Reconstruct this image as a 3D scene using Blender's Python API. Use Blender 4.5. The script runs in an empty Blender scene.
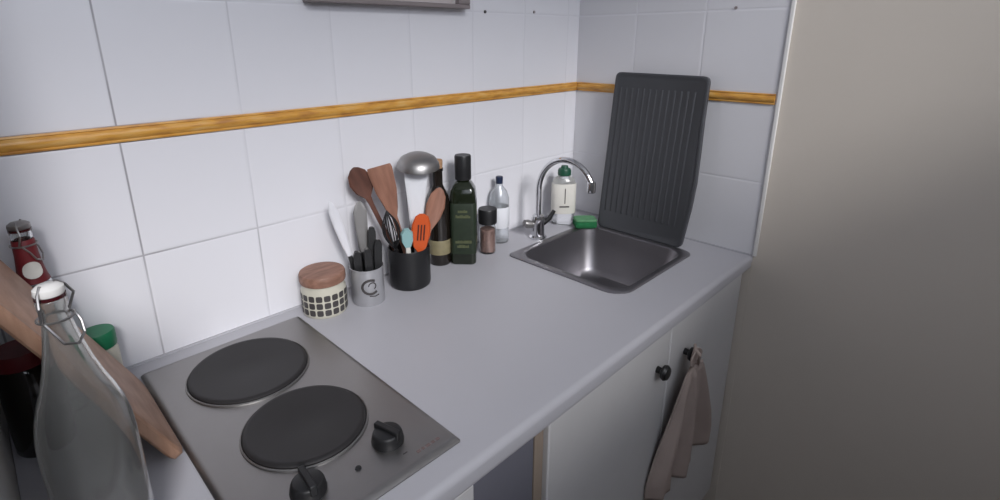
import bpy, bmesh, math, random
from mathutils import Vector, Matrix
random.seed(7)
PI = math.pi
sc = bpy.context.scene
C = sc.collection

# ------------------------------------------------------------ camera
cam_d = bpy.data.cameras.new('camera'); cam = bpy.data.objects.new('camera', cam_d); C.objects.link(cam)
ya, pi_, ro = .7786, -.2978, -.0054
fw = Vector((math.cos(pi_)*math.sin(ya), math.cos(pi_)*math.cos(ya), math.sin(pi_)))
rt = Vector((math.cos(ya), -math.sin(ya), 0)); up = rt.cross(fw)
r2 = rt*math.cos(ro)+up*math.sin(ro); u2 = up*math.cos(ro)-rt*math.sin(ro)
M3 = Matrix((r2, u2, -fw)).transposed()
cam.matrix_world = Matrix.Translation((-1.4335, -1.0307, 1.4583)) @ M3.to_4x4()
cam_d.sensor_width = 36; cam_d.lens = 36*.52875
cam_d.shift_x = .0151; cam_d.shift_y = -.0481; cam_d.clip_start = .02
sc.camera = cam

# ------------------------------------------------------------ world, daylight, exposure
w = bpy.data.worlds.new('world'); sc.world = w; w.use_nodes = True
bg = w.node_tree.nodes['Background']; bg.inputs[0].default_value = (.80, .86, 1, 1); bg.inputs[1].default_value = 1.5
sun_d = bpy.data.lights.new('sun', 'SUN'); sun = bpy.data.objects.new('sun', sun_d); C.objects.link(sun)
sun_d.energy = 2.4; sun_d.angle = math.radians(15); sun_d.color = (1, .985, .99)
sun.rotation_euler = Vector((.38, 1, -.65)).to_track_quat('-Z', 'Y').to_euler()
sun.location = (-2.5, -5, 4.5)
ar_d = bpy.data.lights.new('window_daylight', 'AREA'); ar = bpy.data.objects.new('window_daylight', ar_d); C.objects.link(ar)
ar_d.shape = 'RECTANGLE'; ar_d.size = 2.3; ar_d.size_y = .9; ar_d.energy = 7.5; ar_d.color = (.88, .92, 1)
ar.location = (-1.45, -1.87, 2.12); ar.rotation_euler = (math.radians(72), 0, 0)
sc.view_settings.view_transform = 'Standard'; sc.view_settings.look = 'None'
sc.view_settings.exposure = 0; sc.view_settings.gamma = 1; sc.view_settings.use_curve_mapping = False

# ------------------------------------------------------------ helpers
def mat(name, col, rough=.5, metal=0, trans=0, ior=1.45, noise=0, nscale=20, bump=0, bscale=200, coat=0, spec=.5, alpha=1):
    m = bpy.data.materials.new(name); m.use_nodes = True
    nt = m.node_tree; b = nt.nodes['Principled BSDF']
    b.inputs['Base Color'].default_value = (*col, 1); b.inputs['Roughness'].default_value = rough
    b.inputs['Metallic'].default_value = metal; b.inputs['Transmission Weight'].default_value = trans
    b.inputs['IOR'].default_value = ior; b.inputs['Coat Weight'].default_value = coat
    b.inputs['Specular IOR Level'].default_value = spec
    tc = nt.nodes.new('ShaderNodeTexCoord')
    if noise:
        n = nt.nodes.new('ShaderNodeTexNoise'); n.inputs['Scale'].default_value = nscale; n.inputs['Detail'].default_value = 4
        nt.links.new(tc.outputs['Object'], n.inputs['Vector'])
        r = nt.nodes.new('ShaderNodeMapRange'); r.inputs['To Min'].default_value = 1-noise; r.inputs['To Max'].default_value = 1+noise
        nt.links.new(n.outputs[0], r.inputs['Value'])
        mx = nt.nodes.new('ShaderNodeVectorMath'); mx.operation = 'SCALE'; mx.inputs[0].default_value = col
        nt.links.new(r.outputs[0], mx.inputs['Scale']); nt.links.new(mx.outputs[0], b.inputs['Base Color'])
    if bump:
        n2 = nt.nodes.new('ShaderNodeTexNoise'); n2.inputs['Scale'].default_value = bscale
        nt.links.new(tc.outputs['Object'], n2.inputs['Vector'])
        bp = nt.nodes.new('ShaderNodeBump'); bp.inputs['Strength'].default_value = bump; bp.inputs['Distance'].default_value = .002
        nt.links.new(n2.outputs[0], bp.inputs['Height']); nt.links.new(bp.outputs[0], b.inputs['Normal'])
    return m

def wood(name, c1, c2, scale=(30, 30, 4), rough=.55):
    m = bpy.data.materials.new(name); m.use_nodes = True; nt = m.node_tree; b = nt.nodes['Principled BSDF']
    tc = nt.nodes.new('ShaderNodeTexCoord'); mp = nt.nodes.new('ShaderNodeMapping'); mp.inputs['Scale'].default_value = scale
    n = nt.nodes.new('ShaderNodeTexNoise'); n.inputs['Scale'].default_value = 3; n.inputs['Detail'].default_value = 6
    cr = nt.nodes.new('ShaderNodeValToRGB'); cr.color_ramp.elements[0].color = (*c1, 1); cr.color_ramp.elements[1].color = (*c2, 1)
    cr.color_ramp.elements[0].position = .35; cr.color_ramp.elements[1].position = .65
    nt.links.new(tc.outputs['Object'], mp.inputs[0]); nt.links.new(mp.outputs[0], n.inputs['Vector'])
    nt.links.new(n.outputs[0], cr.inputs[0]); nt.links.new(cr.outputs[0], b.inputs['Base Color']); b.inputs['Roughness'].default_value = rough
    return m

def tile_mat(name, axis, off, col=(.735, .73, .765)):
    """20 cm glazed tiles; axis = horizontal world axis, off = a joint's place on it"""
    m = bpy.data.materials.new(name); m.use_nodes = True; nt = m.node_tree; b = nt.nodes['Principled BSDF']; L = nt.links.new
    tc = nt.nodes.new('ShaderNodeTexCoord'); sp = nt.nodes.new('ShaderNodeSeparateXYZ'); L(tc.outputs['Object'], sp.inputs[0])
    def mth(op, a, bb=None, cc=None):
        n = nt.nodes.new('ShaderNodeMath'); n.operation = op
        for i, v in enumerate((a, bb, cc)):
            if v is None: continue
            if isinstance(v, (int, float)): n.inputs[i].default_value = v
            else: L(v, n.inputs[i])
        return n.outputs[0]
    h = mth('SUBTRACT', sp.outputs[axis], off)
    z = sp.outputs['Z']
    st = mth('GREATER_THAN', z, 1.31)
    z2 = mth('SUBTRACT', mth('SUBTRACT', z, .9), mth('MULTIPLY', st, .0266))
    hu = mth('PINGPONG', h, .1); zu = mth('PINGPONG', z2, .1)      # distance to nearest joint (0 on joint)
    d = mth('MINIMUM', hu, zu)
    joint = nt.nodes.new('ShaderNodeMapRange'); joint.inputs['From Min'].default_value = .0010; joint.inputs['From Max'].default_value = .0019
    L(d, joint.inputs['Value'])
    hs = nt.nodes.new('ShaderNodeMapRange'); hs.interpolation_type = 'SMOOTHSTEP'; hs.inputs['From Min'].default_value = .0006; hs.inputs['From Max'].default_value = .0045
    L(d, hs.inputs['Value'])
    cb = nt.nodes.new('ShaderNodeCombineXYZ')
    L(mth('FLOOR', mth('DIVIDE', h, .2)), cb.inputs[0]); L(mth('FLOOR', mth('DIVIDE', z2, .2)), cb.inputs[1])
    wn = nt.nodes.new('ShaderNodeTexWhiteNoise'); L(cb.outputs[0], wn.inputs['Vector'])
    shade = mth('ADD', mth('MULTIPLY', wn.outputs['Value'], .035), .965)
    sv = nt.nodes.new('ShaderNodeVectorMath'); sv.operation = 'SCALE'; sv.inputs[0].default_value = col; L(shade, sv.inputs['Scale'])
    gn = nt.nodes.new('ShaderNodeTexNoise'); gn.inputs['Scale'].default_value = 6; L(tc.outputs['Object'], gn.inputs['Vector'])
    gr = nt.nodes.new('ShaderNodeValToRGB'); gr.color_ramp.elements[0].color = (.34, .33, .35, 1); gr.color_ramp.elements[1].color = (.67, .665, .70, 1)
    gr.color_ramp.elements[0].position = .42; gr.color_ramp.elements[1].position = .85
    dirt = nt.nodes.new('ShaderNodeMapRange'); dirt.inputs['From Min'].default_value = -1.15; dirt.inputs['From Max'].default_value = -.85
    dirt.inputs['To Min'].default_value = 0; dirt.inputs['To Max'].default_value = .85; L(sp.outputs['X'], dirt.inputs['Value'])
    L(mth('ADD', gn.outputs[0], dirt.outputs[0]), gr.inputs[0])
    mx = nt.nodes.new('ShaderNodeMix'); mx.data_type = 'RGBA'
    L(joint.outputs[0], mx.inputs['Factor']); L(gr.outputs[0], mx.inputs['A']); L(sv.outputs[0], mx.inputs['B']); L(mx.outputs['Result'], b.inputs['Base Color'])
    n2 = nt.nodes.new('ShaderNodeTexNoise'); n2.inputs['Scale'].default_value = 7; L(tc.outputs['Object'], n2.inputs['Vector'])
    hh = mth('ADD', hs.outputs[0], mth('MULTIPLY', n2.outputs[0], .5))
    bp = nt.nodes.new('ShaderNodeBump'); bp.inputs['Distance'].default_value = .0008; bp.inputs['Strength'].default_value = .6
    L(hh, bp.inputs['Height']); L(bp.outputs[0], b.inputs['Normal'])
    b.inputs['Roughness'].default_value = .22; b.inputs['Specular IOR Level'].default_value = .45
    return m

def link(name, me, m, parent=None, smooth=True, bevel=0, seg=2):
    o = bpy.data.objects.new(name, me); C.objects.link(o)
    if m is not None:
        for x in (m if isinstance(m, (list, tuple)) else [m]): me.materials.append(x)
    if smooth:
        me.polygons.foreach_set('use_smooth', [True]*len(me.polygons))
        me.set_sharp_from_angle(angle=math.radians(38))
    if bevel:
        b = o.modifiers.new('bevel', 'BEVEL'); b.width = bevel; b.segments = seg; b.limit_method = 'ANGLE'; b.angle_limit = math.radians(40)
        b.harden_normals = False
    if parent is not None:
        o.parent = parent; o.matrix_parent_inverse = Matrix.Identity(4)
    return o
def obj(name, bm, m, parent=None, smooth=True, bevel=0, seg=2):
    bmesh.ops.recalc_face_normals(bm, faces=bm.faces)
    me = bpy.data.meshes.new(name); bm.to_mesh(me); bm.free()
    return link(name, me, m, parent, smooth, bevel, seg)
def thing(name, label, cat, loc=(0, 0, 0), rz=0, group=None):
    o = bpy.data.objects.new(name, None); C.objects.link(o); o.location = loc; o.rotation_euler = (0, 0, rz)
    o.empty_display_size = .03
    o['label'] = label; o['category'] = cat
    if group: o['group'] = group
    return o
def tag(o, label, cat, group=None):
    o['label'] = label; o['category'] = cat
    if group: o['group'] = group
    return o
def struct(o): o['kind'] = 'structure'; return o

def box(bm, x0, x1, y0, y1, z0, z1):
    v = [bm.verts.new(p) for p in ((x0,y0,z0),(x1,y0,z0),(x1,y1,z0),(x0,y1,z0),(x0,y0,z1),(x1,y0,z1),(x1,y1,z1),(x0,y1,z1))]
    for f in ((0,3,2,1),(4,5,6,7),(0,1,5,4),(1,2,6,5),(2,3,7,6),(3,0,4,7)): bm.faces.new([v[i] for i in f])
    return bm
def B(*a):
    bm = bmesh.new(); box(bm, *a); return bm
def lathe(prof, n=40, bm=None, at=(0, 0, 0), sx=1, sy=1):
    """prof: list of (r, z); r = 0 closes the end"""
    bm = bm or bmesh.new(); rings = []
    for r, z in prof:
        if r <= 1e-6: rings.append([bm.verts.new((at[0], at[1], at[2]+z))])
        else: rings.append([bm.verts.new((at[0]+r*sx*math.cos(2*PI*i/n), at[1]+r*sy*math.sin(2*PI*i/n), at[2]+z)) for i in range(n)])
    for a, b in zip(rings, rings[1:]):
        for i in range(n):
            j = (i+1) % n
            if len(a) == 1 and len(b) == 1: continue
            if len(a) == 1: bm.faces.new((a[0], b[i], b[j]))
            elif len(b) == 1: bm.faces.new((a[i], a[j], b[0]))
            else: bm.faces.new((a[i], a[j], b[j], b[i]))
    return bm
def tube(pts, rad, n=10, bm=None, closed=False, flat=1.0, updir=None):
    """swept tube; rad number or list; flat squashes one axis"""
    bm = bm or bmesh.new(); pts = [Vector(p) for p in pts]; N = len(pts)
    if not isinstance(rad, (list, tuple)): rad = [rad]*N
    rings = []; ref = Vector(updir) if updir else None
    for i, p in enumerate(pts):
        a = pts[i-1] if (i > 0 or closed) else pts[i]; b = pts[(i+1) % N] if (i < N-1 or closed) else pts[i]
        t = (b-a).normalized()
        if ref is None: ref = Vector((0, 0, 1)) if abs(t.z) < .9 else Vector((1, 0, 0))
        u = (ref-t*ref.dot(t)).normalized(); v = t.cross(u)
        if not updir: ref = u
        rings.append([bm.verts.new(p+u*rad[i]*math.cos(2*PI*k/n)*flat+v*rad[i]*math.sin(2*PI*k/n)) for k in range(n)])
    for i in range(N if closed else N-1):
        a = rings[i]; b = rings[(i+1) % N]
        for k in range(n): bm.faces.new((a[k], a[(k+1) % n], b[(k+1) % n], b[k]))
    if not closed: bm.faces.new(rings[0][::-1]); bm.faces.new(rings[-1])
    return bm
def rrect(x0, x1, y0, y1, r, z, n=6):
    out = []; rs = r if isinstance(r, (tuple, list)) else (r,)*4
    q = rs
    for r, cx, cy, a0 in ((q[0], x1-q[0], y1-q[0], 0), (q[1], x0+q[1], y1-q[1], PI/2), (q[2], x0+q[2], y0+q[2], PI), (q[3], x1-q[3], y0+q[3], 1.5*PI)):
        for k in range(n+1):
            a = a0+PI/2*k/n; out.append((cx+r*math.cos(a), cy+r*math.sin(a), z))
    return out
def loft(loops, bm=None, cap0=True, cap1=True):
    bm = bm or bmesh.new(); vs = [[bm.verts.new(p) for p in l] for l in loops]; n = len(vs[0])
    for a, b in zip(vs, vs[1:]):
        for k in range(n): bm.faces.new((a[k], a[(k+1) % n], b[(k+1) % n], b[k]))
    if cap0: bm.faces.new(vs[0][::-1])
    if cap1: bm.faces.new(vs[-1])
    return bm
def frame_from(p0, p1, nrm):
    """matrix with local z along p0->p1 and local y close to nrm, origin p0"""
    z = (Vector(p1)-Vector(p0)).normalized(); n = Vector(nrm); y = (n-z*n.dot(z)).normalized(); x = y.cross(z)
    return Matrix.Translation(p0) @ Matrix((x, y, z)).transposed().to_4x4()
def blade(profile, thick, bm=None, bulge=0.0):
    """flat outline: profile list of (z, halfwidth[, yoffset[, thickness factor]]) in xz plane"""
    bm = bm or bmesh.new(); rows = []
    for p in profile:
        z, hw = p[0], p[1]; yo = p[2] if len(p) > 2 else 0; tf = p[3] if len(p) > 3 else 1
        t = thick/2*tf; hw = max(hw, .0004)
        ring = []
        for x, y in ((-1, 0), (-.85, 1), (-.4, 1), (0, 1), (.4, 1), (.85, 1), (1, 0), (.85, -1), (.4, -1), (0, -1), (-.4, -1), (-.85, -1)):
            cup = bulge*(x*x)*tf if bulge else 0
            ring.append((x*hw, yo+y*t+cup*hw, z))
        rows.append(ring)
    return loft(rows, bm)
def shift(bm, v): bmesh.ops.translate(bm, verts=bm.verts, vec=v); return bm

# ------------------------------------------------------------ materials
M = {}
M['tile_back'] = tile_mat('white_wall_tiles', 'X', -1.2567)
M['tile_end'] = tile_mat('shade_toned_end_tiles', 'Y', 0, (.66, .655, .68))  # same white tiles, the end wall's shade put into a darker colour
M['plaster'] = mat('beige_painted_plaster', (.60, .545, .48), .8, noise=.04, nscale=3, bump=.15, bscale=60)
M['white_wall'] = mat('off_white_wall', (.50, .50, .49), .8, noise=.04, nscale=3)
M['ceiling'] = mat('ceiling_paint', (.75, .74, .72), .9, noise=.02)
M['floor'] = wood('brown_floor_boards', (.10, .065, .045), (.17, .115, .08), (2, 20, 20))
M['caulk'] = mat('pale_edge_trim', (.72, .71, .69), .5, noise=.05)
M['counter'] = mat('pale_grey_laminate', (.43, .425, .455), .4, noise=.03, nscale=5, bump=.05, bscale=500)
M['cab'] = mat('cream_white_cabinet_board', (.56, .55, .55), .5, noise=.03)
M['edge'] = mat('beige_board_edge', (.30, .24, .19), .6, noise=.08)
M['niche'] = mat('dark_niche_grey', (.15, .15, .18), .6, noise=.05)  # dark inside of the niche put into the colour
M['steel'] = mat('brushed_steel', (.33, .32, .315), .42, 1, noise=.06, nscale=12)
M['steel_sink'] = mat('sink_steel', (.29, .28, .295), .42, 1, noise=.06, nscale=12)
M['chrome'] = mat('polished_chrome', (.75, .75, .77), .10, 1, noise=.02)
M['bright'] = mat('bright_satin_blade', (.82, .82, .86), .45, .45, noise=.02)
M['iron'] = mat('black_cast_iron', (.016, .0145, .015), .5, noise=.15, nscale=30)
M['black'] = mat('black_plastic', (.012, .012, .013), .4, noise=.1)
M['grey_plastic'] = mat('charcoal_ribbed_plastic', (.052, .054, .060), .45, noise=.06, nscale=6)
M['glass'] = mat('clear_glass', (.93, .95, .95), .02, trans=1, noise=.01)
M['dull_glass'] = mat('greyish_clear_glass', (.74, .745, .73), .05, trans=.94, noise=.03)  # greyer, slightly rough glass for the big bottle
M['plastic_clear'] = mat('clear_plastic', (.92, .94, .96), .15, trans=.9, noise=.01)
M['olive_glass'] = mat('dark_olive_glass', (.010, .014, .007), .12, noise=.2, coat=.3)
M['brown_glass'] = mat('dark_brown_glass', (.012, .009, .007), .12, noise=.2, coat=.3)
M['wine'] = mat('dark_red_glass', (.045, .006, .008), .15, noise=.2, coat=.3)
M['red_label'] = mat('dark_red_label', (.15, .012, .016), .5, noise=.15, nscale=60)
M['pale_label'] = mat('pale_paper_label', (.62, .60, .55), .6, noise=.06, nscale=50)
M['gold_label'] = mat('gold_cream_label', (.22, .19, .11), .5, noise=.25, nscale=80)
M['print'] = mat('faded_olive_print', (.075, .085, .04), .5, noise=.4, nscale=200)
M['olive_label'] = mat('green_paper_label', (.016, .026, .014), .5, noise=.35, nscale=70)
M['white_ceramic'] = mat('white_ceramic', (.75, .73, .70), .25, noise=.03)
M['cream'] = mat('cream_ceramic', (.52, .50, .42), .3, noise=.05)
M['pattern'] = mat('dark_printed_pattern', (.055, .05, .05), .45, noise=.3, nscale=120)
M['green_cap'] = mat('green_plastic', (.01, .16, .07), .4, noise=.1)
M['dark_green'] = mat('dark_green_plastic', (.012, .07, .04), .4, noise=.1)
M['sponge'] = mat('green_sponge_foam', (.012, .13, .045), .9, noise=.35, nscale=90, bump=.8, bscale=300)
M['sponge_top'] = mat('pale_green_scouring_face', (.10, .26, .13), .9, noise=.3, nscale=90, bump=.6, bscale=300)
M['cork'] = mat('cork', (.38, .22, .12), .8, noise=.25, nscale=90)
M['wood_dark'] = wood('dark_brown_wood', (.075, .028, .018), (.13, .05, .032), (20, 20, 5))
M['wood_mid'] = wood('reddish_brown_wood', (.22, .10, .065), (.31, .15, .10), (25, 25, 4))
M['wood_lid'] = wood('turned_lid_wood', (.19, .095, .065), (.29, .155, .11), (8, 30, 30))
M['wood_board'] = wood('chopping_board_wood', (.30, .165, .105), (.42, .25, .17), (25, 6, 6))
M['orange'] = mat('orange_silicone', (.52, .08, .015), .4, noise=.08)
M['dark_slot'] = mat('dark_rust_slots', (.08, .015, .008), .6, noise=.1)
M['white_plastic'] = mat('white_plastic', (.70, .71, .74), .3, noise=.03)
M['tin'] = mat('printed_grey_tin', (.44, .44, .46), .35, .5, noise=.12, nscale=25)
M['towel'] = mat('pinkish_beige_cotton', (.42, .34, .305), .95, noise=.1, nscale=20, bump=.7, bscale=700)
M['pepper'] = mat('pinkish_spice', (.33, .20, .17), .8, noise=.5, nscale=160)
M['teal'] = mat('pale_teal_plastic', (.25, .42, .42), .4, noise=.1)
M['hood'] = mat('taupe_metal_frame', (.27, .235, .235), .45, .3, noise=.05)
M['hood_panel'] = mat('pale_taupe_panel', (.50, .45, .45), .35, noise=.04)
M['rust'] = mat('dull_red_print', (.17, .12, .115), .5, noise=.1)
M['sky_glass'] = mat('window_glass', (1, 1, 1), 0, trans=1, ior=1.0, noise=.001)

# orange marbled border tiles
m = bpy.data.materials.new('orange_marbled_border'); m.use_nodes = True; nt = m.node_tree; b = nt.nodes['Principled BSDF']
tc = nt.nodes.new('ShaderNodeTexCoord'); mp = nt.nodes.new('ShaderNodeMapping'); mp.inputs['Scale'].default_value = (9, 9, 40)
n = nt.nodes.new('ShaderNodeTexNoise'); n.inputs['Scale'].default_value = 2.2; n.inputs['Detail'].default_value = 5
cr = nt.nodes.new('ShaderNodeValToRGB'); e = cr.color_ramp.elements
e[0].color = (.40, .18, .045, 1); e[0].position = .3; e[1].color = (.64, .38, .13, 1); e[1].position = .7
k = cr.color_ramp.elements.new(.5); k.color = (.60, .30, .055, 1)
nt.links.new(tc.outputs['Object'], mp.inputs[0]); nt.links.new(mp.outputs[0], n.inputs['Vector']); nt.links.new(n.outputs[0], cr.inputs[0])
nt.links.new(cr.outputs[0], b.inputs['Base Color']); b.inputs['Roughness'].default_value = .3
M['border'] = m

# ------------------------------------------------------------ the room
WL = -1.482
CE = 2.72; YO = -1.72; XL = -3.2
def wall(name, a, m): return struct(obj(name, B(*a), m, smooth=False))
wall('floor', (XL-.1, .1, YO-.1, .1, -.1, 0), M['floor'])
wall('ceiling', (XL-.1, .1, YO-.1, .1, CE, CE+.1), M['ceiling'])
wall('wall_back', (XL, .1, 0, .1, 0, CE), M['tile_back'])
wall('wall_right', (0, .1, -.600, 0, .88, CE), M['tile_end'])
wall('wall_right_lower', (.002, .1, -.600, 0, 0, .88), M['plaster'])
wall('wall_right_plaster', (.004, .1, YO, -.600, 0, CE), M['plaster'])
wall('wall_left', (WL-.06, WL, -.62, 0, 0, 1.245), M['white_wall'])
wall('upper_left_shade_wall', (WL-.06, WL, -.30, 0, 1.245, CE), M['white_wall'])  # added out of view, kept short, to dim the left tiles
wall('wall_left_far', (XL-.1, XL, YO, 0, 0, CE), M['white_wall'])
# opposite wall with a wide high window
wx0, wx1, wz0, wz1 = -2.75, -.22, 1.605, 2.58
wxs, wzs = -.82, 1.745          # step added to the unseen sill to shade the end wall
bm = bmesh.new()
box(bm, XL-.1, .1, YO-.1, YO, 0, wz0); box(bm, XL-.1, .1, YO-.1, YO, wz1, CE); box(bm, XL-.1, wx0, YO-.1, YO, wz0, wz1); box(bm, wx1, .1, YO-.1, YO, wz0, wz1); box(bm, wxs, wx1, YO-.1, YO, wz0, wzs)
struct(obj('wall_front', bm, M['white_wall'], smooth=False))
win = bmesh.new()
for a in ((wx0, wxs, YO-.08, YO-.03, wz0, wz0+.03), (wxs, wx1, YO-.08, YO-.03, wzs, wzs+.02), (wx0, wx1, YO-.08, YO-.03, wz1-.04, wz1), (wx0, wx0+.04, YO-.08, YO-.03, wz0, wz1), (wx1-.04, wx1, YO-.08, YO-.03, wz0, wz1)): box(win, *a)
struct(obj('window_1', win, M['caulk'], bevel=.003))

# border strips and trims
def border(name, p0, p1, inward, m):
    """half-round profile with two fine lips swept from p0 to p1"""
    prof = [(0, 0), (.0035, .0004), (.0042, .003), (.003, .0045), (.0055, .0075), (.0072, .0133), (.0055, .019), (.003, .0221), (.0042, .0236), (.0035, .0262), (0, .0266)]
    loops = []
    for p in (p0, p1): loops.append([(p[0]+inward[0]*d, p[1]+inward[1]*d, p[2]+z) for d, z in prof])
    return struct(obj(name, loft(loops), m))
border('trim_1', (XL, 0, 1.3004), (0, 0, 1.3004), (0, -1), M['border'])
border('trim_2', (0, -.0075, 1.3004), (0, -.597, 1.3004), (-1, 0), M['border'])
struct(obj('trim_3', B(-.004, .004, -.6095, -.600, .90, CE), M['caulk'], bevel=.002))
bm = bmesh.new(); box(bm, -.004, 0, -.596, -.004, .9, .9035); box(bm, WL, 0, -.004, 0, .9, .9035)
struct(obj('trim_4', bm, M['counter']))

# small wall plugs above the tiles
for i, (p, axis, txt) in enumerate((((-.413, 0, 1.527), 'y', 'dark wall plug in the back wall just right of the grey framed rack'),
                          ((-.218, 0, 1.532), 'y', 'faint wall plug in the back wall near the corner'),
                          ((0, -.474, 1.531), 'x', 'wall plug high on the end wall above the draining board'))):
    bm = lathe([(0, .003), (.0035, .0028), (.0042, 0), (0, 0)], 14)
    o = obj('wall_plug', bm, M['hood' if i != 0 else 'pattern'])
    o.location = p; o.rotation_euler = (PI/2, 0, 0) if axis == 'y' else (0, -PI/2, 0)
    tag(o, txt, 'wall plug', None)

# ------------------------------------------------------------ shallow framed rack at the top edge
t = thing('wall_rack', 'shallow taupe metal framed panel rack mounted high on the tiled back wall', 'rack', (-.697, 0, 1.530))
bm = bmesh.new()
box(bm, -.217, .205, -.030, -.001, 0, .010)
obj('rail', bm, M['hood'], t, bevel=.002)
obj('rail', B(-.217, .205, -.030, -.001, .30, .316), M['hood'], t, bevel=.002)
obj('stile', B(-.217, -.203, -.030, -.001, .010, .30), M['hood'], t, bevel=.002)
obj('stile', B(-.120, -.085, -.030, -.001, .010, .30), M['hood'], t, bevel=.002)
obj('stile', B(.168, .205, -.030, -.001, .010, .30), M['hood'], t, bevel=.002)
obj('panel', B(-.203, -.120, -.016, -.004, .010, .30), M['hood_panel'], t)
obj('panel', B(-.085, .168, -.016, -.004, .010, .30), M['hood_panel'], t)

# ------------------------------------------------------------ worktop
def bool_cut(o, cuts):
    dg = None
    cs = []
    for c in cuts:
        md = o.modifiers.new('cut', 'BOOLEAN'); md.operation = 'DIFFERENCE'; md.solver = 'EXACT'; md.object = c; cs.append(c)
    bpy.context.view_layer.update()
    dg = bpy.context.evaluated_depsgraph_get()
    me = bpy.data.meshes.new_from_object(o.evaluated_get(dg))
    o.modifiers.clear(); old = o.data; o.data = me
    for c in cs: bpy.data.objects.remove(c)
    me.set_sharp_from_angle(angle=math.radians(38))
SX0, SX1, SY0, SY1 = -.462, -.096, -.482, -.130
HX0, HX1, HY0, HY1 = -1.306, -1.015, -.555, -.046
prof = [(-.001, .862), (-.001, .900)]
for k in range(9):
    a = PI/2*k/8; prof.append((-.588-.012*math.sin(a), .888+.012*math.cos(a)))
for k in range(6):
    a = PI/2*k/5; prof.append((-.592-.008*math.cos(a), .870-.008*math.sin(a)))
loops = [[(x, y, z) for y, z in prof] for x in (WL+.001, -.001)]
wt = obj('worktop', loft(loops), M['counter'])
c1 = obj('cut', loft([rrect(SX0+.012, SX1-.012, SY0+.012, SY1-.012, .045, .8), rrect(SX0+.012, SX1-.012, SY0+.012, SY1-.012, .045, 1.)]), None)
c2 = obj('cut', B(HX0+.012, HX1-.012, HY0+.012, HY1-.012, .8, 1.), None)
bool_cut(wt, [c1, c2])
tag(wt, 'pale grey laminate worktop with a rounded front edge running to the end wall', 'worktop')

# ------------------------------------------------------------ base cabinets
def knob_bm(p, s=1):
    bm = lathe([(0, 0), (.008*s, 0), (.007*s, .010*s), (.016*s, .014*s), (.018*s, .020*s), (.014*s, .026*s), (0, .028*s)], 20)
    bmesh.ops.rotate(bm, verts=bm.verts, cent=(0, 0, 0), matrix=Matrix.Rotation(PI/2, 3, 'X'))
    return shift(bm, p)
t = thing('sink_cabinet', 'cream white base cabinet with two doors and black knobs under the sink', 'cabinet', (-.4215, -.3, 0))
bm = bmesh.new(); X0, X1 = -.445, .4175
box(bm, X0, X0+.0225, -.272, .298, .1, .860); box(bm, X1-.018, X1, -.262, .298, .1, .860); box(bm, X0+.018, X1-.018, -.262, .298, .1, .118)
box(bm, X0+.018, X1-.018, .290, .298, .118, .860)
obj('carcass', bm, M['edge'], t, bevel=.001)
obj('plinth', B(X0, X1, -.22, -.205, 0, .099), M['cab'], t)
d1 = obj('door', B(-.4215, .0095, -.283, -.264, .105, .846), M['cab'], t, bevel=.003)
d2 = obj('door', B(.0125, .4165, -.283, -.264, .105, .846), M['cab'], t, bevel=.003)
obj('knob', knob_bm((-.043, -.283, .766)), M['black'], d1)
obj('knob', knob_bm((.092, -.283, .750)), M['black'], d2)

t = thing('hob_cabinet', 'white base cabinet with a single door under the electric hob', 'cabinet', (-1.25, -.3, 0))
bm = bmesh.new(); X0, X1 = -.228, .226
box(bm, X0, X0+.018, -.262, .298, .1, .860); box(bm, X1-.018, X1, -.262, .298, .1, .860); box(bm, X0+.018, X1-.018, -.262, .298, .1, .118)
box(bm, X0+.018, X1-.018, .290, .298, .118, .860)
obj('carcass', bm, M['cab'], t, bevel=.001)
obj('plinth', B(X0, X1, -.22, -.205, 0, .099), M['cab'], t)
d1 = obj('door', B(X0+.002, X1-.002, -.293, -.264, .105, .858), M['cab'], t, bevel=.003)
obj('knob', knob_bm((-.17, -.293, .62)), M['black'], d1)
o = obj('niche_dark_sheet', B(-1.0230, -.868, -.570, -.552, .0, .8618), M['niche'], bevel=.001)  # added sheet, stands in for the shaded inside of the niche
tag(o, 'dark grey sheet standing in for the dark niche between the two base cabinets', 'panel')

# ------------------------------------------------------------ hob
t = thing('electric_hob', 'stainless steel two-plate electric hob set into the worktop', 'hob', ((HX0+HX1)/2, (HY0+HY1)/2, .9005))
hx, hy = (HX1-HX0)/2, (HY1-HY0)/2
loops = [rrect(-hx+.045, hx-.045, -hy+.013, hy-.013, .004, -.045), rrect(-hx+.045, hx-.045, -hy+.013, hy-.013, .004, 0), rrect(-hx, hx, -hy, hy, .004, 0), rrect(-hx, hx, -hy, hy, .004, .002),
         rrect(-hx+.004, hx-.004, -hy+.006, hy-.004, .004, .006), rrect(-hx+.010, hx-.010, -hy+.012, hy-.010, .006, .0066)]
obj('top_plate', loft(loops), M['steel'], t)
cx0, cy0 = t.location.x, t.location.y
def hotplate(x, y, r):
    o = obj('trim_ring', lathe([(r+.0035, .0066), (r+.003, .0090), (r+.001, .0100), (r-.001, .0066)], 64, at=(x-cx0, y-cy0, 0)), M['steel'], t)
    p = obj('hotplate', lathe([(r, .0066), (r, .0115), (r-.003, .0142), (r-.007, .0146), (r-.009, .0142), (r*.30, .0141), (r*.29, .0139), (0, .0139)], 72, at=(x-cx0, y-cy0, 0)), M['iron'], t)
hotplate(-1.166, -.171, .0965); hotplate(-1.162, -.371, .0885)
def control(x, y, a):
    bm = lathe([(.023, .0066), (.0235, .010), (.0215, .020), (.0195, .024), (.012, .026), (0, .0265)], 24)
    for v in bm.verts:                                          # knurled skirt
        pass
    box(bm, -.0045, .0045, -.0225, .0215, .016, .031)
    bmesh.ops.rotate(bm, verts=bm.verts, cent=(0, 0, 0), matrix=Matrix.Rotation(a, 3, 'Z'))
    obj('control_knob', shift(bm, (x-cx0, y-cy0, 0)), M['black'], t, bevel=.0015)
control(-1.094, -.485, .25); control(-1.217, -.487, -.1)
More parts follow.
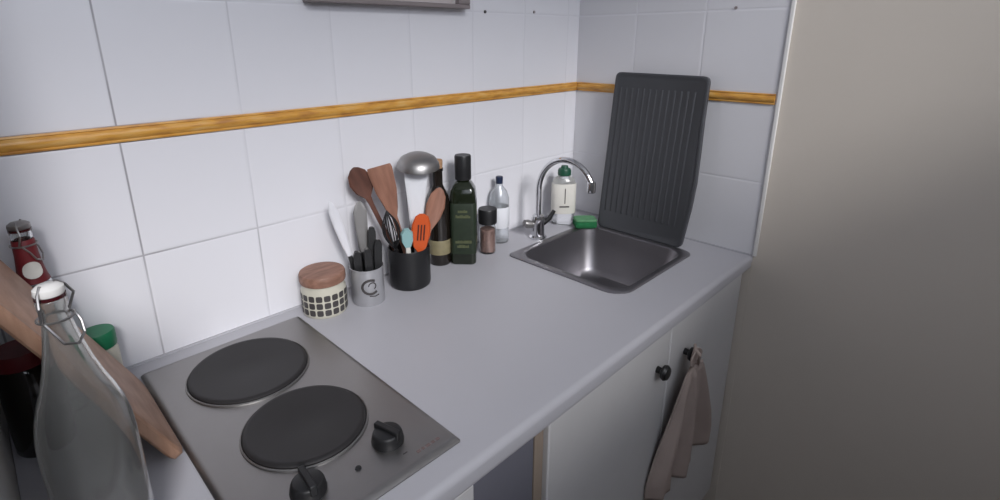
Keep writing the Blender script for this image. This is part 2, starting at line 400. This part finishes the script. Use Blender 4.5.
o = obj('indicator_light', lathe([(0, .0066), (.0045, .0066), (.004, .0085), (0, .009)], 14, at=(-1.152-cx0, -.500-cy0, 0)), M['black'], t)
bm = bmesh.new()
for k, (dx, wd) in enumerate(((0, .006), (.009, .004), (.016, .007), (.026, .005), (.034, .006))):
    box(bm, dx, dx+wd, 0, .005, .0064, .0069)
shift(bm, (-1.078-cx0, -.535-cy0, 0))
obj('printed_mark', bm, M['rust'], t)
bm = bmesh.new(); box(bm, 0, .007, 0, .0018, .0064, .0069); shift(bm, (-1.094-cx0, -.523-cy0, 0)); obj('printed_mark', bm, M['pattern'], t)

# ------------------------------------------------------------ sink
t = thing('kitchen_sink', 'square stainless steel sink bowl set into the worktop', 'sink', (-.279, -.306, .9))
a0, a1, b0, b1 = SX0+.279, SX1+.279, SY0+.306, SY1+.306
rc = (.03, .018, .05, .03)
L = [rrect(a0, a1, b0, b1, rc, .0005), rrect(a0, a1, b0, b1, rc, .003), rrect(a0+.003, a1-.003, b0+.003, b1-.003, rc, .0048),
     rrect(a0+.020, a1-.016, b0+.016, b1-.020, .045, .0045), rrect(a0+.023, a1-.019, b0+.019, b1-.023, .045, .002),
     rrect(a0+.028, a1-.024, b0+.024, b1-.028, .045, -.030), rrect(a0+.038, a1-.034, b0+.034, b1-.038, .05, -.120),
     rrect(a0+.048, a1-.044, b0+.044, b1-.048, .05, -.137), rrect(a0+.065, a1-.061, b0+.061, b1-.065, .045, -.143),
     rrect(-.06, .06, -.06, .06, .05, -.148)]
obj('bowl', loft(L, cap0=False), M['steel_sink'], t)
dr = obj('drain', lathe([(0, -.1475), (.014, -.147), (.016, -.144), (.034, -.143), (.040, -.1455), (.040, -.1485)], 36), M['chrome'], t)

# ------------------------------------------------------------ tap
t = thing('kitchen_tap', 'chrome swan-neck mixer tap with side lever standing behind the sink', 'tap', (-.298, -.100, .9))
obj('base', lathe([(0, 0), (.026, 0), (.026, .005), (.021, .010), (.019, .045), (.020, .058), (.017, .068), (.011, .072), (0, .072)], 28), M['chrome'], t)
pts = []
H = .146
for k in range(6): pts.append((0, 0, .06+(H-.06)*k/5))
R_ = .088
dx, dy = .10, -.995
for k in range(1, 19):
    a = PI*k/18*.85
    d = R_*(1-math.cos(a)); pts.append((dx*d, dy*d, H+1.12*R_*math.sin(a)))
obj('spout', tube(pts, .0085, 14), M['chrome'], t)
e = Vector(pts[-1])
obj('aerator', lathe([(0, .006), (.010, .006), (.0115, 0), (.0115, -.022), (.0095, -.024), (0, -.024)], 20, at=tuple(e)), M['chrome'], t)
obj('lever', tube([(.010, -.010, .045), (.024, -.022, .058), (.036, -.030, .082)], [.009, .007, .0055], 12), M['black'], t)
obj('lever', tube([(-.010, .004, .040), (-.030, .014, .046), (-.040, .018, .050)], [.010, .013, .010], 12), M['steel'], t)

# ------------------------------------------------------------ soap and sponge
t = thing('soap_bottle', 'clear washing-up liquid bottle with white label and green cap behind the tap', 'bottle', (-.144, -.074, .9), rz=-.75)
def ell(rx, ry, z, n=28, pw=2.6):
    rx = rx*.9
    o = []
    for i in range(n):
        a = 2*PI*i/n; c, s = math.cos(a), math.sin(a)
        o.append((rx*math.copysign(abs(c)**(2/pw), c), ry*math.copysign(abs(s)**(2/pw), s), z))
    return o
obj('body', loft([ell(.036, .022, 0), ell(.040, .025, .004), ell(.041, .025, .128), ell(.036, .022, .145), ell(.020, .015, .155), ell(.012, .012, .158), ell(.012, .012, .162)]), M['plastic_clear'], t)
obj('label', loft([ell(.0415, .0257, .038), ell(.0422, .0262, .04), ell(.0422, .0262, .131), ell(.0408, .0252, .133)]), M['pale_label'], t)
bm = bmesh.new(); box(bm, -.001, .0015, -.0272, -.0258, .072, .120); box(bm, -.016, .014, -.0272, -.0258, .060, .064)
obj('print', bm, M['pattern'], t)
obj('cap', lathe([(0, .158), (.0205, .158), (.0205, .172), (.018, .178), (.012, .180), (.010, .187), (0, .188)], 24), M['dark_green'], t)
t = thing('sponge', 'green washing-up sponge at the back corner of the sink', 'sponge', (-.132, -.150, .9055), rz=-.75)
def pillow(x, y, z0, z1, r=.01):
    return loft([rrect(-x+.003, x-.003, -y+.003, y-.003, r, z0), rrect(-x, x, -y, y, r, z0+.004), rrect(-x, x, -y, y, r, z1-.004), rrect(-x+.003, x-.003, -y+.003, y-.003, r, z1)])
obj('foam', pillow(.034, .026, 0, .020), M['sponge'], t)
obj('scouring_face', pillow(.034, .026, .020, .027), M['sponge_top'], t)

# ------------------------------------------------------------ ribbed draining board leaning on the end wall
out = [(-.170, 0), (-.441, 0), (-.452, .115), (-.455, .185), (-.452, .27), (-.448, .36), (-.446, .466), (-.168, .468)]
t = thing('draining_board', 'charcoal ribbed plastic draining board propped upright against the end wall', 'draining board', (-.0862, 0, .9008))
bl = math.atan2(.055, .468)
def rounded(poly, r, n=5):
    res = []; N = len(poly)
    for i, p in enumerate(poly):
        p = Vector(p); a = (Vector(poly[i-1])-p); b2 = (Vector(poly[(i+1) % N])-p)
        ang = a.angle(b2)
        if ang > 2.6: res.append(tuple(p)); continue
        d = r; q0 = p+a.normalized()*d; q1 = p+b2.normalized()*d
        for k in range(n+1):
            s = k/n; res.append(tuple(q0*(1-s)**2+p*2*s*(1-s)+q1*s*s))
    return res
def scale_in(poly, d):
    c = Vector((sum(p[0] for p in poly)/len(poly), sum(p[1] for p in poly)/len(poly)))
    return [(p[0]-math.copysign(min(d, abs(p[0]-c.x)), p[0]-c.x), p[1]-math.copysign(min(d, abs(p[1]-c.y)), p[1]-c.y)) for p in poly]
P = rounded(out, .018)
tilt = Matrix.Rotation(bl, 4, 'Y')
def tl(poly, x): return [tuple(tilt @ Vector((x, p[0], p[1]))) for p in poly]
# shell: back, edge, raised rim, sunken face
bm = loft([tl(scale_in(P, .003), .006), tl(P, .003), tl(P, -.006), tl(scale_in(P, .002), -.0075), tl(scale_in(P, .006), -.0075), tl(scale_in(P, .009), -.005)])
obj('tray', bm, M['grey_plastic'], t, bevel=0)
bm = bmesh.new()
for k in range(13):
    y = -.190-.0185*k
    zt = .425; zb_ = .055
    pp = [(y-.0035, zb_), (y+.0035, zb_), (y+.0035, zt), (y-.0035, zt)]
    p2 = [(y-.0015, zb_+.004), (y+.0015, zb_+.004), (y+.0015, zt-.004), (y-.0015, zt-.004)]
    loft([tl(pp, -.0048), tl(p2, -.0063)], bm, cap0=False)
obj('ribs', bm, M['grey_plastic'], t)

# ------------------------------------------------------------ canister with wooden lid
t = thing('storage_canister', 'small cream patterned canister with a round wooden lid beside the hob', 'canister', (-.957, -.054, .9))
obj('body', lathe([(0, 0), (.043, 0), (.046, .003), (.047, .010), (.047, .056), (.044, .062), (.044, .070), (.0, .070)], 44), M['cream'], t)
bm = bmesh.new()
for row in range(3):
    for k in range(18):
        a0_ = 2*PI*(k+.09)/18; a1_ = 2*PI*(k+.91)/18; z0_ = .008+row*.0160; z1_ = z0_+.0138
        r = .0475
        vs = []
        for q in range(12):
            th = 2*PI*q/12; aa = (a0_+a1_)/2+(a1_-a0_)/2*math.copysign(abs(math.cos(th))**.45, math.cos(th)); zz = (z0_+z1_)/2+(z1_-z0_)/2*math.copysign(abs(math.sin(th))**.45, math.sin(th))
            vs.append(bm.verts.new((r*math.cos(aa), r*math.sin(aa), zz)))
        c = bm.verts.new((.0478*math.cos((a0_+a1_)/2), .0478*math.sin((a0_+a1_)/2), (z0_+z1_)/2))
        for q in range(12): bm.faces.new((c, vs[q], vs[(q+1) % 12]))
obj('printed_pattern', bm, M['pattern'], t)
obj('lid', lathe([(0, .069), (.040, .069), (.047, .072), (.048, .077), (.048, .088), (.046, .0925), (.038, .094), (.020, .0935), (0, .0935)], 44), M['wood_lid'], t)

# ------------------------------------------------------------ tin with cutlery
t = thing('cutlery_tin', 'small grey printed tin cup holding knives, between canister and black crock', 'tin', (-.866, -.083, .9))
obj('body', lathe([(0, .001), (.033, .001), (.0345, 0), (.0355, .002), (.036, .081), (.0375, .0825), (.0375, .085), (.036, .0853), (.0348, .083), (.0343, .004), (0, .003)], 44), M['tin'], t)
bm = bmesh.new()
def on_cup(a, z, r=.0364): return (r*math.cos(a), r*math.sin(a), z)
ac = math.atan2(-.9477, -.5674)+.15
pts = [on_cup(ac+.50*math.cos(q)*1.0, .047+.016*math.sin(q)) for q in [math.radians(x) for x in range(60, 320, 15)]]
tube(pts, .0028, 6, bm)
pts = [on_cup(ac+.22*math.cos(q)+.1, .049+.008*math.sin(q)) for q in [math.radians(x) for x in range(-60, 200, 20)]]
tube(pts, .0013, 6, bm)
tube([on_cup(ac-.1, .026), on_cup(ac+.25, .024), on_cup(ac+.5, .026)], .0012, 6, bm)
obj('logo', bm, M['pattern'], t)

def stick(name, label, cat, p0, p1, nrm, parts, group=None):
    """parts = [(part name, bmesh, material)] along local z from p0 to p1"""
    t = thing(name, label, cat); t.matrix_world = frame_from(p0, p1, nrm)
    for n_, b_, m_ in parts: obj(n_, b_, m_, t)
    return t
VIEW = (-.45, -.9, .25)
# silver table knife leaning left
stick('table_knife', 'long bright silver knife leaning left out of the grey tin', 'knife', (-.870, -.072, .912), (-.921, -.050, 1.130), VIEW,
      [('blade', blade([(.10, .0045), (.125, .0085, 0, .7), (.17, .0105, 0, .5), (.205, .0100, 0, .5), (.224, .006, 0, .5), (.232, .0015, 0, .4)], .003), M['bright']),
       ('handle', blade([(0, .006), (.01, .008), (.06, .007), (.10, .005)], .009), M['black'])])
# broad clear-steel blade (palette knife)
stick('palette_knife', 'broad satin steel palette knife upright in the grey tin', 'spatula', (-.857, -.066, .912), (-.850, -.045, 1.115), VIEW,
      [('blade', blade([(.09, .006), (.105, .011, 0, .5), (.16, .014, 0, .4), (.185, .0145, 0, .4), (.200, .010, 0, .4), (.209, .003, 0, .4)], .0022), M['steel']),
       ('handle', blade([(0, .008), (.05, .009), (.095, .008)], .012), M['black'])])
for i, (p0, p1, txt) in enumerate((((-.888, -.086, .910), (-.885, -.080, 1.022), 'short black handled knife at the left rim of the grey tin'),
                    ((-.872, -.102, .910), (-.870, -.098, 1.030), 'black handled peeler standing at the front of the grey tin'),
                    ((-.854, -.084, .910), (-.836, -.066, 1.062), 'tallest black handled knife leaning right out of the grey tin'),
                    ((-.852, -.101, .910), (-.838, -.091, 1.038), 'black handled fork leaning right out of the grey tin, towards the crock'))):
    ln = (Vector(p1)-Vector(p0)).length
    tt = stick(('paring_knife', 'peeler', 'paring_knife', 'serving_fork')[i], txt, ('knife', 'peeler', 'knife', 'fork')[i], p0, p1, VIEW,
      [('handle', blade([(ln*.35, .006), (ln*.45, .008), (ln*.7, .0095), (ln*.93, .009), (ln*.99, .006), (ln, .003)], .014), M['black']),
       ('blade', blade([(0, .002), (ln*.15, .007, 0, .8), (ln*.36, .006)], .003), M['chrome'])])

# ------------------------------------------------------------ black crock with utensils
t = thing('utensil_crock', 'black cylindrical utensil crock full of wooden and steel utensils', 'crock', (-.748, -.080, .9))
obj('body', lathe([(0, 0), (.044, 0), (.0475, .003), (.0490, .010), (.0490, .094), (.0480, .0965), (.0460, .0955), (.0450, .010), (0, .008)], 48), M['black'], t)
spoon = lambda L_, hw, hl, sw=.005: [(0, sw), (L_-hl-.02, sw*1.1), (L_-hl, sw*1.5, 0, .9), (L_-hl*.75, hw*.8, 0, .6), (L_-hl*.45, hw, 0, .55), (L_-hl*.18, hw*.8, 0, .55), (L_-hl*.04, hw*.4, 0, .5), (L_, .002, 0, .4)]
def wspoon(txt, p0, p1, hw, hl, m, cup=.35, nrm=VIEW, name='wooden_spoon', cat='spoon', thick=.011):
    ln = (Vector(p1)-Vector(p0)).length; pr_ = spoon(ln, hw, hl)
    k = 2
    t = thing(name, txt, cat); t.matrix_world = frame_from(p0, p1, nrm)
    obj('bowl', blade(pr_[k:], thick, bulge=cup), m, t); obj('handle', blade(pr_[:k+1], thick), m, t)
    return t
wspoon('dark brown wooden spoon, leftmost in the black crock', (-.745, -.066, .912), (-.853, -.038, 1.195), .0255, .075, M['wood_dark'])
sp = thing('wooden_spatula', 'broad reddish wooden spatula leaning left in the black crock', 'spatula')
sp.matrix_world = frame_from((-.738, -.080, .912), (-.810, -.072, 1.193), (-.55, -.8, .2)); ln = .294
obj('head', blade([(ln-.125, .007), (ln-.105, .014, 0, .8), (ln-.06, .0235, 0, .6), (ln-.008, .0275, 0, .45), (ln, .0255, 0, .3)], .010), M['wood_mid'], sp)
obj('handle', blade([(0, .006), (ln-.125, .007)], .010), M['wood_mid'], sp)
wspoon('reddish wooden spoon leaning right out of the black crock, in front of the oil bottles', (-.745, -.094, .912), (-.671, -.109, 1.128), .0225, .100, M['wood_mid'])
# ladle: stem + upright bowl seen from its open side, dark inside
la = thing('soup_ladle', 'stainless steel ladle with its round bowl up, tallest in the black crock', 'ladle')
la.matrix_world = Matrix.Translation((-.746, -.048, .912))
tip = Vector((-.703, -.075, 1.180))-Vector((-.746, -.048, .912))
obj('handle', tube([(0, 0, 0), tuple(tip*.5), tuple(tip*.92)], [.003, .0035, .005], 10), M['steel'], la)
bm = lathe([(.050, 0), (.048, .009), (.041, .020), (.027, .028), (0, .032), (0, .0305), (.026, .0265), (.0395, .0187), (.0463, .0087), (.0485, .0005)], 36)
bmesh.ops.rotate(bm, verts=bm.verts, cent=(0, 0, 0), matrix=Matrix.Rotation(math.radians(9), 3, Vector((.9, -.45, 0))))
obj('bowl', shift(bm, tip+Vector((0.000, .004, -.002))), M['steel'], la)
# white turner and orange slotted spoon
stick('plastic_turner', 'white plastic turner with a widening head below the ladle in the black crock', 'turner', (-.722, -.074, .912), (-.716, -.078, 1.160), VIEW,
      [('head', blade([(.10, .008), (.125, .016, 0, .8), (.19, .021, 0, .6), (.240, .0265, 0, .4), (.258, .0265, 0, .3)], .008), M['white_plastic']),
       ('handle', blade([(0, .006), (.10, .007)], .009), M['white_plastic'])])
p0 = Vector((-.750, -.110, .912)); p1 = Vector((-.737, -.122, 1.082))
bm = bmesh.new()
for k in (-1, 0, 1):
    box(bm, k*.007-.0016, k*.007+.0016, .0034, .0046, .108, .146)
stick('slotted_spoon', 'short bright orange slotted spoon at the front of the black crock', 'spoon', p0, p1, VIEW,
      [('bowl', blade([(.080, .006), (.092, .017, 0, .8), (.120, .0225, 0, .7), (.145, .0215, 0, .7), (.165, .015, 0, .6), (.171, .006, 0, .5)], .009), M['orange']),
       ('handle', blade([(0, .005), (.082, .006)], .009), M['orange']), ('slots', bm, M['dark_slot'])])
stick('small_utensil', 'small pale teal and cream utensil at the left front of the black crock', 'utensil', (-.762, -.101, .912), (-.777, -.115, 1.040), VIEW,
      [('handle', blade([(0, .005), (.10, .006)], .008), M['pale_label']), ('head', blade([(.10, .007), (.115, .014), (.135, .014), (.144, .006)], .012), M['teal'])])
# wire whisk
wh = thing('wire_whisk', 'small wire whisk with black handle between tin and crock utensils', 'whisk')
wh.matrix_world = frame_from((-.770, -.084, .912), (-.807, -.088, 1.090), VIEW)
obj('handle', tube([(0, 0, 0), (0, 0, .09)], .0055, 10), M['black'], wh)
bm = bmesh.new()
for k in range(5):
    a = PI*k/5; pts = []
    for q in range(13):
        s = q/12*PI; rr = .019*math.sin(s)*(1 if q <= 6 else 1)
        pts.append((math.cos(a)*.019*math.cos(s-PI/2)*(1 if True else 0)*math.copysign(1, 1), math.sin(a)*.019*math.cos(s-PI/2), .09+.10*(q/12)))
    tube(pts, .0015, 5, bm)
    tube([(-x, -y, z) for x, y, z in pts], .0015, 5, bm)
obj('wires', bm, M['black'], wh)

# ------------------------------------------------------------ oil bottles
t = thing('oil_bottle', 'slim dark brown bottle with a tan cork stopper beside the black crock', 'bottle', (-.616, -.034, .9))
obj('body', lathe([(0, 0), (.027, 0), (.029, .004), (.029, .165), (.026, .182), (.017, .200), (.0125, .212), (.0125, .245), (.0145, .247), (.0145, .254), (0, .254)], 36), M['brown_glass'], t)
obj('label', lathe([(.0292, .030), (.0295, .031), (.0295, .068), (.0292, .069)], 36), M['gold_label'], t)
obj('stopper', lathe([(0, .250), (.0125, .252), (.0135, .272), (.012, .275), (0, .275)], 20), M['cork'], t)
t = thing('oil_bottle', 'square dark olive green oil bottle with a dark screw cap beside the pepper jar', 'bottle', (-.563, -.070, .9), rz=.75)
rr = lambda s, z: rrect(-s, s, -s, s, s*.35, z)
bm = loft([rr(.0295, 0), rr(.0325, .004), rr(.0325, .180), rr(.0300, .198), rr(.0215, .213), [(.0155*math.cos(2*PI*i/28), .0155*math.sin(2*PI*i/28), .220) for i in range(-0, 28)], [(.0155*math.cos(2*PI*i/28), .0155*math.sin(2*PI*i/28), .235) for i in range(28)]])
obj('body', bm, M['olive_glass'], t)
obj('cap', lathe([(0, .222), (.0205, .222), (.021, .226), (.021, .280), (.0195, .284), (0, .284)], 28), M['black'], t)
obj('label', loft([rr(.0327, .03), rr(.0330, .031), rr(.0330, .165), rr(.0327, .166)], cap0=False, cap1=False), M['olive_label'], t)
for z_, w_ in ((.142, .012), (.128, .018), (.060, .020), (.048, .015)):
    for sg in (0, 3):
        b2 = bmesh.new(); x = -w_
        while x < w_-.002:
            q = random.choice((.003, .0045)); box(b2, x, x+q, -.0336, -.0329, z_, z_+.006+random.choice((0, .002))); x += q
        bmesh.ops.rotate(b2, verts=b2.verts, cent=(0, 0, 0), matrix=Matrix.Rotation(sg*PI/2, 3, 'Z'))
        obj('print', b2, M['print'], t)

# ------------------------------------------------------------ pepper jar
t = thing('pepper_jar', 'small clear jar of pinkish pepper with a black lid beside the olive green bottle', 'jar', (-.478, -.072, .9))
obj('body', lathe([(0, 0), (.021, 0), (.0225, .003), (.0225, .072), (.019, .082), (.018, .086), (.0165, .086), (.0175, .080), (.0208, .071), (.0208, .004), (0, .003)], 32), M['glass'], t)
obj('peppercorns', lathe([(0, .0035), (.0202, .0045), (.0202, .068), (.012, .070), (0, .069)], 28), M['pepper'], t)
obj('lid', lathe([(.0, .084), (.0245, .084), (.0255, .087), (.0255, .122), (.024, .125), (0, .125)], 32), M['black'], t)
# clear bottle behind
t = thing('water_bottle', 'clear plastic bottle with a small dark blue cap near the back wall', 'bottle', (-.395, -.036, .9))
obj('body', lathe([(0, 0), (.026, 0), (.028, .004), (.027, .05), (.028, .09), (.028, .130), (.022, .150), (.010, .165), (.009, .176), (.0078, .176), (.0085, .164), (.021, .148), (.0268, .129), (.0268, .005), (0, .003)], 32), M['plastic_clear'], t)
M['navy'] = mat('navy_plastic', (.012, .02, .05), .4, noise=.1)
obj('cap', lathe([(0, .172), (.0100, .172), (.0105, .190), (.009, .192), (0, .192)], 20), M['navy'], t)
obj('label', lathe([(.0286, .045), (.0292, .046), (.0292, .105), (.0286, .106)], 32), M['white_plastic'], t)

# ------------------------------------------------------------ tea towel
t = thing('tea_towel', 'pinkish beige cotton towel hanging from the right door knob', 'towel', (-.3415, -.583, .750))
bm = bmesh.new(); NU, NV = 40, 34; V = []
for j in range(NV+1):
    v = j/NV; row = []
    hw = .010+.150*min(1, v*1.15)**.85
    if v < .12: hw = .010+.02*abs(math.sin(v*26))
    for i in range(NU+1):
        u = i/NU*2-1
        cx_ = -.010+.045*v
        zz = .030-v*.355-.035*(1-abs(u))*v+.02*u*v
        yy = -.040-.012*math.sin(u*9+1.2)*min(1, v*1.5)-.010*math.sin(u*17+v*3)*min(1, v)*.7+.018*v
        row.append(bm.verts.new((cx_+u*hw, yy+(.008*math.cos(u*PI/2) if v < .15 else 0), zz)))
    V.append(row)
for j in range(NV):
    for i in range(NU): bm.faces.new((V[j][i], V[j][i+1], V[j+1][i+1], V[j+1][i]))
o = obj('cloth', bm, M['towel'], t); s = o.modifiers.new('solid', 'SOLIDIFY'); s.thickness = .003
bm = tube([(0.000, -.040, .0), (-.012, -.046, .020), (-.004, -.030, .028), (.014, -.022, .026), (.030, -.019, -.006), (.020, -.034, -.024)], .0035, 8, closed=True)
obj('hanging_loop', bm, M['towel'], t)

# ------------------------------------------------------------ left corner: chopping board, bottles
A0, A1 = Vector((-1.322, 0, .903)), Vector((WL+.006, 0, 1.222))
t = thing('chopping_board', 'reddish brown wooden chopping board leaning on the left wall behind the big clear bottle', 'chopping board', (-1.322, -.20, .903))
d = (A1-A0); ln = d.length; dz = d.normalized(); nn = Vector((-dz.z, 0, dz.x))      # nn points left/down (underside)
poly = rounded([(-.118, 0), (.11, 0), (.11, ln), (-.118, ln)], .028, 8)
def bl_(poly, off): return [tuple(Vector((0, p[0], 0))+dz*p[1]-nn*off) for p in poly]
bm = loft([bl_(scale_in(poly, .003), -.0), bl_(poly, .003), bl_(poly, .013), bl_(scale_in(poly, .003), .016)])
obj('board', bm, M['wood_board'], t)
# big clear swing-top bottle
def swing_parts(t, zt, rn, wire_side, m='white_ceramic'):
    """ceramic stopper, rubber ring and wire bail on top of a neck ending at height zt"""
    st = obj('stopper', lathe([(0, zt+.001), (rn*1.05, zt+.001), (rn*1.2, zt+.004), (rn*1.15, zt+.009), (rn*.8, zt+.012), (0, zt+.0125)], 24), M[m], t)
    obj('rubber_ring', lathe([(rn*.9, zt-.002), (rn*1.2, zt-.0015), (rn*1.2, zt+.002), (rn*.9, zt+.002)], 24), M['wine'], st)
    bm = bmesh.new(); c, s = math.cos(wire_side), math.sin(wire_side)
    def P_(a, b, z): return (c*a-s*b, s*a+c*b, z)
    ring = [P_((rn+.004)*math.cos(q), (rn+.004)*math.sin(q), zt-.022) for q in [2*PI*k/20 for k in range(20)]]
    tube(ring, .0013, 6, bm, closed=True)
    for sg in (-1, 1):
        tube([P_(0, sg*(rn+.004), zt-.022), P_(.006, sg*(rn+.008), zt-.004), P_(.003, sg*(rn+.004), zt+.006), P_(0, sg*rn*.7, zt+.013)], .0013, 6, bm)
        tube([P_(.004, sg*(rn+.005), zt-.022), P_(.011, sg*(rn+.004), zt-.032), P_(.015, sg*(rn+.001), zt-.043)], .0013, 6, bm)
    tube([P_(.015, -rn-.001, zt-.043), P_(.018, 0, zt-.049), P_(.015, rn+.001, zt-.043)], .0013, 6, bm)
    obj('wire_bail', bm, M['steel'], t)
def shell(outer, th=.003):
    inner = [(max(r-th, .002), z) for r, z in outer if r > 0]; inner[0] = (inner[0][0], inner[0][1]+th)
    return outer+[(outer[-1][0]-.0005, outer[-1][1]+.0005)]+inner[::-1]+[(0, inner[0][1]+.006)]
t = thing('swing_top_bottle', 'large clear glass swing-top bottle in the near left corner of the worktop', 'bottle', (-1.409, -.423, .9))
outer = [(0, .004), (.030, 0), (.039, .003), (.0418, .008), (.0418, .165), (.0405, .185), (.0375, .203), (.0325, .220), (.0265, .237), (.0205, .258), (.0155, .282), (.0118, .304), (.0108, .316), (.0125, .319), (.0125, .327), (.0112, .329)]
obj('glass_body', lathe(shell(outer, .0028), 56), M['dull_glass'], t)
swing_parts(t, .330, .0105, -.9)
# red labelled bottle at the back
t = thing('swing_top_bottle', 'glass swing-top bottle with a dark red neck label at the back left corner', 'bottle', (-1.407, -.050, .9))
outer = [(0, .003), (.027, 0), (.0315, .004), (.032, .02), (.032, .15), (.030, .178), (.024, .205), (.0165, .230), (.0125, .262), (.0115, .285), (.0130, .288), (.0130, .297), (.0115, .299)]
obj('glass_body', lathe(shell(outer, .0026), 44), M['glass'], t)
obj('neck_label', lathe([(.0196, .220), (.0202, .2205), (.0175, .232), (.0158, .244), (.0142, .262), (.0136, .284), (.0125, .286)], 40), M['red_label'], t)
bm = bmesh.new()
va = math.atan2(-.9807, -.0135)+.10
c = bm.verts.new((.0180*math.cos(va), .0180*math.sin(va), .242)); vs = []
for q in range(20):
    th = 2*PI*q/20; z_ = .242+.0125*math.sin(th); r_ = .0168+max(0, (.242-z_))*.30+.0008
    a_ = va+.68*math.cos(th); vs.append(bm.verts.new((r_*math.cos(a_), r_*math.sin(a_), z_)))
for q in range(20): bm.faces.new((c, vs[q], vs[(q+1) % 20]))
obj('round_label', bm, M['pale_label'], t)
swing_parts(t, .300, .0115, -.4, 'steel')
# dark jar under the board
t = thing('dark_jar', 'dark jar with a deep red lid standing in the wedge under the leaning chopping board', 'jar', (-1.4435, -.128, .9))
obj('body', lathe([(0, 0), (.031, 0), (.033, .004), (.033, .128), (.031, .134), (.029, .136), (.0, .136)], 36), M['brown_glass'], t)
obj('cap', lathe([(0, .136), (.031, .136), (.0315, .139), (.0315, .156), (.030, .158), (0, .158)], 24), M['red_label'], t)
# jar with green cap
t = thing('spice_jar', 'pale plastic jar with a green screw cap behind the big clear bottle', 'jar', (-1.349, -.040, .9))
obj('body', lathe([(0, 0), (.023, 0), (.0245, .003), (.0245, .070), (.022, .077), (.020, .080), (0, .080)], 32), M['cream'], t)
obj('cap', lathe([(0, .079), (.0235, .079), (.0245, .082), (.0245, .104), (.023, .107), (0, .107)], 32), M['green_cap'], t)
